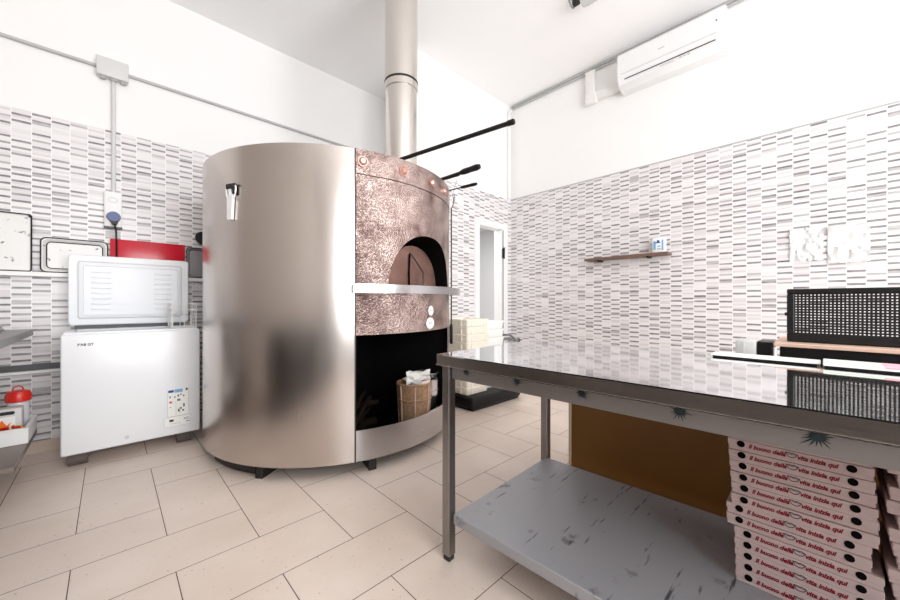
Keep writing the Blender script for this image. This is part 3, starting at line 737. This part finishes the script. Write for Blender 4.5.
bm = BM(); lathe(bm, [(.0612,.18), (.0612,.27)], (-.545,3.45,zc), 24); part('label', bm, MT['paper'], jg)
bm = BM()
for k in range(5): bx(bm, -.55+k*.012, -.543+k*.012, 3.3855, 3.3875, zc+.205+.008*(k%2), zc+.245-.008*(k%3))
part('print', bm, MT['dark'], jg)
bm = BM(); lathe(bm, [(.024,.372), (.024,.395), (.02,.40)], (-.545,3.45,zc), 16); part('cap', bm, MT['wplast'], jg)
jr = thing('jar', 'jar with a bulging bright red lid at the back of the left crate', 'jar', (-.412, 3.455, zc))
bm = BM(); lathe(bm, [(.042,0), (.046,.01), (.046,.185), (.042,.20)], (-.412,3.455,zc), 24); part('body', bm, MT['bottle'], jr)
bm = BM(); lathe(bm, [(.046,.195), (.054,.20), (.056,.235), (.047,.258), (.025,.265)], (-.412,3.455,zc), 24); part('lid', bm, MT['redp'], jr)
bm = BM(); tube(bm, [(-.437,3.455,zc+.26), (-.432,3.455,zc+.283), (-.412,3.455,zc+.292), (-.396,3.455,zc+.283), (-.39,3.455,zc+.258)], .004, 6); part('lid_handle', bm, MT['redp'], jr)
cb = thing('carrier_box', 'grey plastic carrier with a slot handle in front of the red lidded jar', 'container', (-.46, 3.345, zc))
bm = BM(); bx(bm, -.505, -.38, 3.30, 3.385, zc, zc+.185, .01, 2); part('body', bm, MT['gplast'], cb)
bm = BM(); prism(bm, rrect(.06, .02, .009), frame_mtx((-.437, 3.2995, zc+.160), (1,0,0), (0,0,1)), .001); part('slot', bm, MT['dark'], cb)
bm = BM(); bx(bm, -.49, -.405, 3.292, 3.2955, zc+.04, zc+.14, mtx=None); lb_ = single('packet', bm, [MT['paper']], 'white and orange packet propped against the grey carrier', 'packet')
bm = BM(); prism(bm, [(-.03,-.02), (.0,.035), (.018,.0), (.035,.02), (.02,-.03)], frame_mtx((-.455, 3.2915, zc+.09), (1,0,0), (0,0,1)), .001); part('print', bm, MT['orange'], lb_)
for k, (x, y, w_, mm, lb) in enumerate(((-.545, 3.255, .085, 'redp', 'crumpled red wrapper at the left in the crate'), (-.465, 3.255, .075, 'redp', 'crumpled red wrapper in the middle of the crate front'),
                                        (-.395, 3.262, .05, 'orange', 'orange wrapper at the right corner of the crate'))):
    bm = BM(); crumple(bm, (x, y, zc+.05), w_, .07, .03, ax=(1,0,.1), ay=(0,.6,1), seed=20+k); single('wrapper', bm, MT[mm], lb, 'wrapper', 'wrappers in the crate')

# ------------------------------------------------------------------ right wall: air conditioner, duct, conduit
ac = thing('air_conditioner', 'white split air conditioner high on the right wall under the ceiling', 'air conditioner', (XR+.012, .955, 3.10))
ya0, ya1, az0, az1 = .54, 1.40, 3.165, 3.485
prof = [(.0, 0), (.10, -.0), (.165, .035), (.20, .10), (.205, .19), (.20, .305), (.19, .32), (0, .32)]
def acl(y, k=1):
    return [(XR+.0115-d_*k, y, az0+.16+(h_-.16)*(1 if k == 1 else .985)) for d_, h_ in prof]
bm = BM(); loft(bm, [acl(ya0, .96), acl(ya0+.012), acl(ya1-.012), acl(ya1, .96)]); part('body', bm, MT['ac'], ac, smooth=25)
bm = BM(); xf = XR+.0115
fl_ = [(xf-.203, ya1-.045, az0+.118), (xf-.203, ya0+.06, az0+.118)]
tube(bm, fl_, .0028, 6); part('seam_line', bm, MT['gplast'], ac)
bm = BM(); tube(bm, [(xf-.187, ya1-.07, az0+.068), (xf-.187, ya0+.07, az0+.068)], .0042, 6); part('outlet_slot', bm, MT['dark'], ac)
nrm = Vector((-(.10-.035), 0, -(.20-.165))).normalized()
fmx = frame_mtx((xf-.178, .90, az0+.052), (0,-1,0), (-.035,0,.065))
for a_, b_, c_, d_ in [(-.12+k*.012, -.113+k*.012, -.008, .004) for k in range(9)]+[(.03+k*.03, .048+k*.03, -.006, .008) for k in range(3)]:
    bm = BM(); bx(bm, a_, b_, c_, d_, .0, .0012, mtx=fmx); part('print', bm, MT['gplast'], ac)
bm = BM(); bx(bm, xf-.2052, xf-.2035, .98, 1.03, az0+.195, az0+.199); part('badge', bm, MT['grey'], ac)
bm = BM(); cyl(bm, (xf-.2035, .60, az0+.215), (xf-.2065, .60, az0+.215), .006, seg=10); part('indicator', bm, MT['dark'], ac)
dc = thing('duct_trunking', 'white pipe trunking with an elbow left of the air conditioner', 'duct', (XR, 1.735, 3.22))
bm = BM(); bx(bm, XR-.05, XR+.0115, 1.69, 1.785, 3.26, 3.556, .006, 2); part('vertical_run', bm, MT['duct'], dc)
bm = BM(); bx(bm, XR-.056, XR+.0115, 1.66, 1.795, 3.205, 3.32, .02, 3); part('elbow', bm, MT['duct'], dc)
bm = BM(); bx(bm, XR-.048, XR+.0115, 1.412, 1.665, 3.225, 3.30, .006, 2); part('horizontal_run', bm, MT['duct'], dc)
bm = BM(); bx(bm, XR-.054, XR+.0115, 1.685, 1.79, 3.54, 3.558, .003, 1); part('top_collar', bm, MT['duct'], dc)
for z, lb in ((3.603, 'upper of two grey conduits along the top of the right wall'), (3.572, 'lower of two grey conduits along the top of the right wall')):
    bm = BM(); cyl(bm, (XR-.004, -1.5, z), (XR-.004, YB-.02, z), .0125, seg=10); single('conduit_pipe', bm, MT['conduit'], lb, 'conduit', 'conduits on the right wall')
bm = BM(); tube(bm, [(XR-.06, YB-.006, TZ+.012), (XR-.06, YB-.006, 3.45), (XR-.055, YB-.012, 3.52), (XR-.03, YB-.04, 3.545)], .017, 10)
single('conduit_pipe', bm, MT['duct'], 'white vertical conduit in the corner above the door', 'conduit')
# ceiling lamp end
lp_ = thing('ceiling_light', 'unlit ceiling strip light with a clear ribbed cover and metal end ring', 'ceiling light', (2.86, .6, CZ-.1))
bm = BM(); bx(bm, 2.80, 2.93, -.2, 1.40, CZ-.035, CZ-.001, .004, 1); part('housing', bm, MT['gplast'], lp_)
bm = BM(); loft(bm, [[(2.865+.06*math.cos(a)*k, y, CZ-.036-.05*math.sin(a)*k) for a in [PI*q/12 for q in range(13)]] for y, k in ((-.19,1), (1.35,1), (1.39,.9))])
part('cover', bm, MT['gplast'], lp_)
bm = BM(); tube(bm, [(2.79+.05*math.cos(a), 1.445, CZ-.05+.045*math.sin(a)) for a in [2*PI*k/20 for k in range(20)]], .008, 8, closed=True); part('end_ring', bm, MT['chrome'], lp_)
bm = BM(); bx(bm, 2.80, 2.845, 1.395, 1.45, CZ-.07, CZ-.001, .005, 1); part('bracket', bm, MT['iron'], lp_)

# wall shelf with packet
ws = thing('wall_shelf', 'narrow brown wooden shelf floating on the right tiled wall', 'shelf', (XR, 1.37, 1.50))
bm = BM(); bx(bm, XR-.13, XR-.001, .97, 1.76, 1.497, 1.522, .002, 1); part('board', bm, MT['wood'], ws)
for y in (1.15, 1.62):
    bm = BM(); bx(bm, XR-.10, XR-.001, y-.01, y+.01, 1.482, 1.497); part('bracket', bm, MT['iron'], ws)
pk2 = thing('small_packet', 'blue and white packet standing on the wooden wall shelf', 'packet', (XR-.06, 1.06, 1.523))
bm = BM(); bx(bm, XR-.075, XR-.035, 1.005, 1.115, 1.5235, 1.665, .006, 2); part('pack', bm, MT['paper'], pk2)
pm4 = frame_mtx((XR-.0755, 1.115, 1.5235), (0,-1,0), (0,0,1))
marks([(.02,.07,.09,.10,'bluei'), (.04,.06,.10,.118,'bluei'), (.01,.03,.03,.11,'lblue'), (.04,.075,.03,.04,'lblue'), (.08,.095,.02,.12,'lblue'), (.045,.07,.055,.065,'lblue')], pm4, pk2, z=.0002)
# crumpled plastic sheets taped to the tiles
bm = BM(); crumple(bm, (XR-.0105, .082, 1.495), .178, .25, .010, 12, 12, (0,-1,0), (0,0,1), seed=31); single('plastic_sleeve', bm, MT['film'], 'left of two crinkled clear plastic sleeves taped to the right wall', 'plastic sleeve', 'plastic sleeves on the right wall')
bm = BM(); crumple(bm, (XR-.0105, -.13, 1.475), .20, .262, .010, 12, 12, (0,-1,0), (0,0,1), seed=32); single('plastic_sleeve', bm, MT['film'], 'right of two crinkled clear plastic sleeves taped to the right wall', 'plastic sleeve', 'plastic sleeves on the right wall')

# ------------------------------------------------------------------ dough tray stack on black dolly, tap
dl = thing('dolly', 'low black dolly carrying the stacks of dough trays by the doorway', 'dolly', (2.90, 2.55, 0))
bm = BM(); bx(bm, 2.505, 3.29, 2.30, 2.79, .02, .135, .03, 3); part('deck', bm, MT['black'], dl)
bm = BM(); bx(bm, 2.53, 3.27, 2.325, 2.77, .002, .03); part('skid', bm, MT['rubber'], dl)
def make_tray(name, label, w_, d_, h_, m, group):
    t = thing(name, label, 'dough tray', (0,0,0), group)
    bm = BM()
    def q(a, b, z): return [Vector((x, y, z)) for x, y in rrect(a, b, .02)]
    loft(bm, [q(w_-.03,d_-.03,0), q(w_-.024,d_-.024,.004), q(w_-.014,d_-.014,h_-.018), q(w_,d_,h_-.016), q(w_,d_,h_-.003), q(w_-.006,d_-.006,h_), q(w_-.02,d_-.02,h_), q(w_-.03,d_-.03,.012)])
    part('bin', bm, m, t, local=True)
    for x in (-w_*.28, w_*.28):
        bm = BM(); bx(bm, x-.006, x+.006, -d_/2+.002, -d_/2+.012, .004, h_-.016); part('rib', bm, m, t, local=True)
    for y in (-d_*.25, d_*.25):
        bm = BM(); bx(bm, -w_/2+.002, -w_/2+.012, y-.006, y+.006, .004, h_-.016); part('rib', bm, m, t, local=True)
    return t
NT = 10; th_ = .0752
proto = make_tray('dough_tray', '', .335, .385, .0745, MT['cream'], 'cream dough trays on the dolly')
for k in range(NT):
    z = .1355+(NT-1-k)*th_; lb = 'cream dough tray, %s from the top of the stack on the dolly' % ORD[k] if k else 'cream dough tray topmost on the taller front stack on the dolly'
    if k == 0: proto.location = (2.70+.0, 2.595, z); proto['label'] = lb
    else: dup(proto, (2.70+random.uniform(-.004,.004), 2.595+random.uniform(-.004,.004), z), lb)
proto = make_tray('flour_tray', '', .31, .30, .089, MT['trayw'], 'white trays behind the cream ones')
for k in range(8):
    z = .1355+(7-k)*.0895; lb = 'white tray, %s from the top of the stack right of the cream trays' % ORD[k] if k else 'topmost white tray of the stack right of the cream trays'
    if k == 0: proto.location = (3.055, 2.62, z); proto['label'] = lb
    else: dup(proto, (3.055+random.uniform(-.004,.004), 2.62+random.uniform(-.004,.004), z), lb)
tp = thing('chrome_tap', 'chrome lever tap with a long spout on the wall beside the doorway', 'tap', (XR, 2.70, .56))
bm = BM(); cyl(bm, (XR+.0005, 2.70, .57), (XR-.02, 2.70, .57), .034, seg=20); cyl(bm, (XR-.02, 2.70, .57), (XR-.10, 2.70, .575), .026, seg=20); part('body', bm, MT['chrome'], tp)
bm = BM(); tube(bm, [(XR-.08,2.70,.575), (XR-.2,2.69,.60), (XR-.36,2.67,.615), (XR-.43,2.66,.60), (XR-.44,2.66,.56)], .017, 12); part('spout', bm, MT['chrome'], tp)
bm = BM(); cyl(bm, (XR-.44,2.66,.562), (XR-.44,2.66,.525), .022, seg=14); part('aerator', bm, MT['iron'], tp)
bm = BM(); tube(bm, [(XR-.09,2.70,.60), (XR-.2,2.69,.65), (XR-.40,2.67,.668)], [.015,.012,.016], 10); part('lever', bm, MT['chrome'], tp)

# ------------------------------------------------------------------ stainless table
TX0, TX1, TY1, TY0, TH = .974, 1.80, 1.097, -1.3, .846
tb = thing('steel_table', 'long stainless steel work table with scratched undershelf in the foreground', 'table', (TX0+.02, TY1-.03, 0))
bm = BM(); bx(bm, TX0, TX1, TY0, TY1, TH-.004, TH); part('tabletop', bm, MT['top'], tb)
bm = BM(); bx(bm, TX0, TX0+.02, TY0, TY1, TH-.042, TH-.004); bx(bm, TX0+.02, TX1, TY1-.02, TY1, TH-.042, TH-.004); bx(bm, TX1-.02, TX1, TY0, TY1-.02, TH-.042, TH-.004); bx(bm, TX0+.02, TX1-.02, TY0, TY1-.02, TH-.04, TH-.03)
part('top_edge', bm, MT['edge'], tb)
bm = BM(); bx(bm, TX0-.0035, TX0+.004, TY0, TY1+.0035, TH-.0445, TH-.0415); bx(bm, TX0+.004, TX1, TY1-.004, TY1+.0035, TH-.0445, TH-.0415); part('edge_lip', bm, MT['flue'], tb)
bm = BM()
bx(bm, TX0+.03, TX0+.049, TY0, TY1-.056, TH-.098, TH-.042, .002, 1); bx(bm, TX0+.058, TX1-.06, TY1-.045, TY1-.030, TH-.098, TH-.042, .002, 1); bx(bm, TX1-.052, TX1-.04, TY0, TY1-.056, TH-.098, TH-.042, .002, 1)
part('apron', bm, MT['apron'], tb)
LEG = .04
for x in (TX0+.017, TX1-.058):
    for y in (TY1-.053-(.022 if x > TX0+.1 else 0), TY0+.06):
        bm = BM(); bx(bm, x, x+LEG, y, y+LEG, .022, TH-.042, .003, 1); lg_ = part('leg', bm, MT['legm'], tb)
        bm = BM(); bx(bm, x+.003, x+LEG-.003, y+.003, y+LEG-.003, .0, .024, .005, 2); part('leg_foot', bm, MT['rubber'], lg_)
bm = BM(); bx(bm, TX0+.035, TX1-.045, TY0+.02, TY1-.06, .155, .196, .003, 1); part('undershelf', bm, MT['scratch'], tb)
# splat marks on the apron
for k, (y, s) in enumerate(((.963,.016), (.727,.018), (.498,.02), (.246,.021), (.005,.022), (-.24,.022))):
    rnd = random.Random(40+k); bm = BM(); m4 = frame_mtx((TX0+.0295, y, TH-.060), (0,-1,0), (0,0,1))
    pts = []
    for q in range(34):
        a = 2*PI*q/34; rr = 1.08*s*(rnd.uniform(.6,1.35) if q % 2 else .40)
        pts.append((rr*math.cos(a)*1.15, max(-.034, rr*math.sin(a))))
    prism(bm, pts, m4, .0006); part('splat_mark', bm, MT['teal'], tb)['label'] = 'dark star-shaped mark'

tb.rotation_euler = (0, 0, math.radians(2.0))
# ------------------------------------------------------------------ pizza boxes
def fit(bm, y0, w_):
    ys = [v.co.y for v in bm.verts]; a = max(ys); k = w_/(max(ys)-min(ys))
    for v in bm.verts: v.co.y = y0-(a-v.co.y)*k
def make_box(proto_label, w_, d_, h_):
    t = thing('pizza_box', proto_label, 'pizza box', (0,0,0), 'pizza boxes under the table')
    bm = BM(); bx(bm, 0.002, d_, -w_/2+.002, w_/2-.002, 0, h_*.5, .001, 1); bx(bm, 0, d_, -w_/2, w_/2, h_*.40, h_-.0008, .0015, 1)
    part('carton', bm, MT['pcard'], t, local=True)
    for y in (.117, -.110):
        bm = BM(); prism(bm, [(.0098*math.cos(2*PI*q/20), .0098*math.sin(2*PI*q/20)) for q in range(20)], frame_mtx((-.0002, y, h_*.62), (0,-1,0), (0,0,1)), .0008); part('vent_hole', bm, MT['hole'], t, local=True)
    bm = text_bm('Il buono della', .0175, frame_mtx((-.0004, .1, h_*.40), (0,-1,0), (0,0,1)), shear=.32, bold=.0007); fit(bm, .099, .083)
    part('lettering', bm, MT['ink'], t, local=True)
    bm = text_bm('vita inizia qui', .0175, frame_mtx((-.0004, 0, h_*.40), (0,-1,0), (0,0,1)), shear=.32, bold=.0007); fit(bm, -.0085, .079)
    part('lettering', bm, MT['ink'], t, local=True)
    m4 = frame_mtx((-.0006, .005, h_*.62), (0,-1,0), (0,0,1)); bm = BM()
    tube(bm, [m4 @ Vector(p) for p in ((-.013,.006,0),(-.005,.007,0),(0,.005,0),(.005,.007,0),(.014,.004,0),(.007,-.005,0),(0,-.007,0),(-.007,-.004,0))], .0009, 5, closed=True)
    tube(bm, [m4 @ Vector(p) for p in ((-.013,.006,0),(-.005,.003,0),(.005,.003,0),(.014,.004,0))], .0007, 5)
    part('lips_drawing', bm, MT['inkdark'], t, local=True)
    return t
BH = .0337; NB = 16
pb_ = make_box('', .298, .30, BH)
rnd = random.Random(11)
offs = [0,.001,0,-.001,-.003,-.005,-.007,-.009,-.009,.003,.003,-.017,-.017,-.018,-.019,-.019]
for k in range(NB):
    z = .197+(NB-1-k)*BH
    lb = 'pizza box with red script, %s of the left stack under the table' % (ORD[k] if k == 0 else ORD[k]+' from the top')
    loc = (1.405+rnd.uniform(-.003,.004), .057+offs[k], z)
    if k == 0: pb_.location = loc; pb_['label'] = lb
    else: dup(pb_, loc, lb, rnd.uniform(-.008,.008))
for k in range(NB):
    z = .197+(NB-1-k)*BH
    lb = 'pizza box %s of the right stack cut off by the photo edge' % (ORD[k] if k == 0 else ORD[k]+' from the top')
    dup(pb_, (1.40+rnd.uniform(-.004,.006), -.262+offs[(k*5) % 16]*.8, z), lb, rnd.uniform(-.02,.01))

# ------------------------------------------------------------------ gold cabinet and things behind the table
gc = thing('low_cabinet', 'low cabinet with a plain gold-brown panel behind the steel table', 'cabinet', (2.1, -.1, 0))
bm = BM(); bx(bm, 1.905, 1.92, -1.25, .99, .0, .76, .001, 1); part('gold_panel', bm, MT['gold'], gc)
bm = BM(); bx(bm, 1.903, 1.922, .99, 1.006, .0, .76, .001, 1); part('edge_strip', bm, MT['cedge'], gc)
bm = BM(); bx(bm, 1.922, 2.36, -1.25, 1.0, .02, .762, .003, 1); part('carcass', bm, MT['gplast'], gc)
gz = .763
bm = BM(); bx(bm, 1.955, 2.3, -1.0, .118, gz, .882, .004, 1); single('warming_base', bm, MT['black'], 'long black flat appliance under the tan board behind the table', 'appliance')
bm = BM(); bx(bm, 1.93, 2.32, -1.02, .135, .8825, .897, .002, 1); single('tan_board', bm, MT['tan'], 'tan wooden board carrying the black perforated box', 'board')
bm = BM(); bx(bm, 1.95, 2.08, .19, .258, gz, .896, .004, 2); bb_ = single('card_box', bm, MT['gplast'], 'small white box left of the black appliance behind the table', 'box')
bm = BM(); bx(bm, 1.949, 1.9505, .228, .231, gz+.01, .89); part('seam', bm, MT['wplast'], bb_)
bm = BM(); bx(bm, 1.952, 2.06, .139, .187, gz, .895, .003, 1); single('speaker_box', bm, MT['black'], 'small black box between the white box and the tan board', 'box')
bm = BM(); cyl(bm, (1.945, .132, gz), (1.945, .132, .878), .004, seg=10); single('white_post', bm, MT['wplast'], 'thin white post at the left end of the black appliance', 'post')
# perforated black heater panel
pz0, pz1, py0, py1, px = .899, 1.113, -.48, .100, 2.02
pf = thing('perforated_screen', 'black perforated metal screen on the tan board behind the table', 'screen', (px, (py0+py1)/2, pz0))
bm = BM(); ny, nz = 50, 15; b = .022
cy = [py0+b+(py1-py0-2*b)*k/ny for k in range(ny+1)]; cz_ = [pz0+.034+(pz1-pz0-.034-.02)*k/nz for k in range(nz+1)]
hw = .44
for i in range(ny):
    for j in range(nz):
        y_, y2 = cy[i], cy[i+1]; z_, z2 = cz_[j], cz_[j+1]; dy, dz = (y2-y_)*(1-hw)/2, (z2-z_)*(1-.38)/2
        o_ = [(y_,z_),(y2,z_),(y2,z2),(y_,z2)]; n_ = [(y_+dy,z_+dz),(y2-dy,z_+dz),(y2-dy,z2-dz),(y_+dy,z2-dz)]
        F = {}
        for nm, x in (('f', px), ('b', px+.0015)):
            F[nm] = ([bm.verts.new((x, *p)) for p in o_], [bm.verts.new((x, *p)) for p in n_])
            for k in range(4): bm.faces.new((F[nm][0][k], F[nm][0][(k+1)%4], F[nm][1][(k+1)%4], F[nm][1][k]))
        for k in range(4): bm.faces.new((F['f'][1][k], F['f'][1][(k+1)%4], F['b'][1][(k+1)%4], F['b'][1][k]))
part('mesh_sheet', bm, MT['blackm'], pf, smooth=0)
bm = BM()
bx(bm, px-.008, px+.05, py0, py1, pz0, pz0+.034, .003, 1); bx(bm, px-.008, px+.05, py0, py1, pz1-.02, pz1, .003, 1)
bx(bm, px-.008, px+.05, py1-b, py1, pz0+.034, pz1-.02, .003, 1); bx(bm, px-.008, px+.05, py0, py0+b, pz0+.034, pz1-.02, .003, 1)
part('frame', bm, MT['black'], pf)
bm = BM(); cyl(bm, (px+.02, py1, 1.01), (px+.02, py1+.008, 1.01), .008, .006, 12); part('knob', bm, MT['iron'], pf)
# boards at the back edge of the table
def flat(name, label, cat, x0, x1, y0, y1, z, mm):
    t = thing(name, label, cat, ((x0+x1)/2, (y0+y1)/2, z))
    bm = BM(); bx(bm, x0+.008, x1-.008, y0+.008, y1-.004, z, z+.006); part('underside', bm, MT['black'], t)
    bm = BM(); bx(bm, x0, x1, y0, y1, z+.006, z+.013, .0015, 1); part('slab', bm, MT[mm], t)
    return t
flat('glass_tray', 'thin white glass tray at the back edge of the steel table', 'tray', 1.70, 1.78, .003, .30, TH+.0006, 'trayw')
t3 = flat('leaflet_stack', 'stack of pale green and pink leaflets at the back edge of the table', 'leaflets', 1.68, 1.78, -.45, -.002, TH+.0006, 'paper')
bm = BM(); bx(bm, 1.679, 1.781, -.45, -.003, TH+.0137, TH+.019, .001, 1); part('top_leaflet', bm, MT['green'], t3)
bm = BM(); bx(bm, 1.6785, 1.782, -.451, -.13, TH+.0139, TH+.0195, .001, 1); part('pink_leaflet', bm, MT['pink'], t3)

# ------------------------------------------------------------------ unseen dark counters added behind the camera for the oven steel to reflect
bc_ = thing('counter', 'unseen long dark counter added for the left half of the oven steel to reflect', 'counter', (-.8, .4, 0))
bm = BM(); bx(bm, -1.2, -.44, -1.0, 2.14, .08, .80, .004, 1); part('carcass', bm, MT['black'], bc_)
bm = BM(); bx(bm, -1.22, -.42, -1.02, 2.16, .80, .83, .004, 1); part('worktop', bm, MT['galv'], bc_)
bm = BM(); bx(bm, -1.18, -.48, -.98, 2.12, 0, .08); part('plinth', bm, MT['black'], bc_)
bm = BM(); bx(bm, -1.7, 1.3, -2.58, -1.95, .0, .76, .01, 2); single('added_counter', bm, MT['black'], 'unseen low dark counter added for the right half of the oven steel to reflect', 'refrigerator')
# ------------------------------------------------------------------ light
def area(name, loc, rot, sx, sy, e, col=(1,1,1)):
    l = bpy.data.lights.new(name, 'AREA'); l.shape = 'RECTANGLE'; l.size = sx; l.size_y = sy; l.energy = e; l.color = col
    o = bpy.data.objects.new(name, l); COL.objects.link(o); o.location = loc; o.rotation_euler = rot
    return o
area('daylight_front', ((W0+W1)/2, Y0-.12, (WZ0+WZ1)/2), (PI/2, 0, 0), W1-W0, WZ1-WZ0, 330, (.97, .985, 1))
area('corridor_fill', (3.7, 3.6, 2.40), (0, 0, 0), .8, .8, 42, (1, 1, 1))  # unseen fill lamp added to brighten the room beyond the doorway
w = bpy.data.worlds.new('world'); S.world = w; w.use_nodes = True
w.node_tree.nodes['Background'].inputs[0].default_value = (.9, .95, 1, 1); w.node_tree.nodes['Background'].inputs[1].default_value = 1.0
S.view_settings.view_transform = 'Standard'; S.view_settings.look = 'None'; S.view_settings.gamma = 1; S.view_settings.use_curve_mapping = False
S.view_settings.exposure = -.02
S.cycles.use_denoising = True; S.cycles.max_bounces = 12; S.cycles.diffuse_bounces = 7; S.cycles.glossy_bounces = 6
S.cycles.transparent_max_bounces = 12
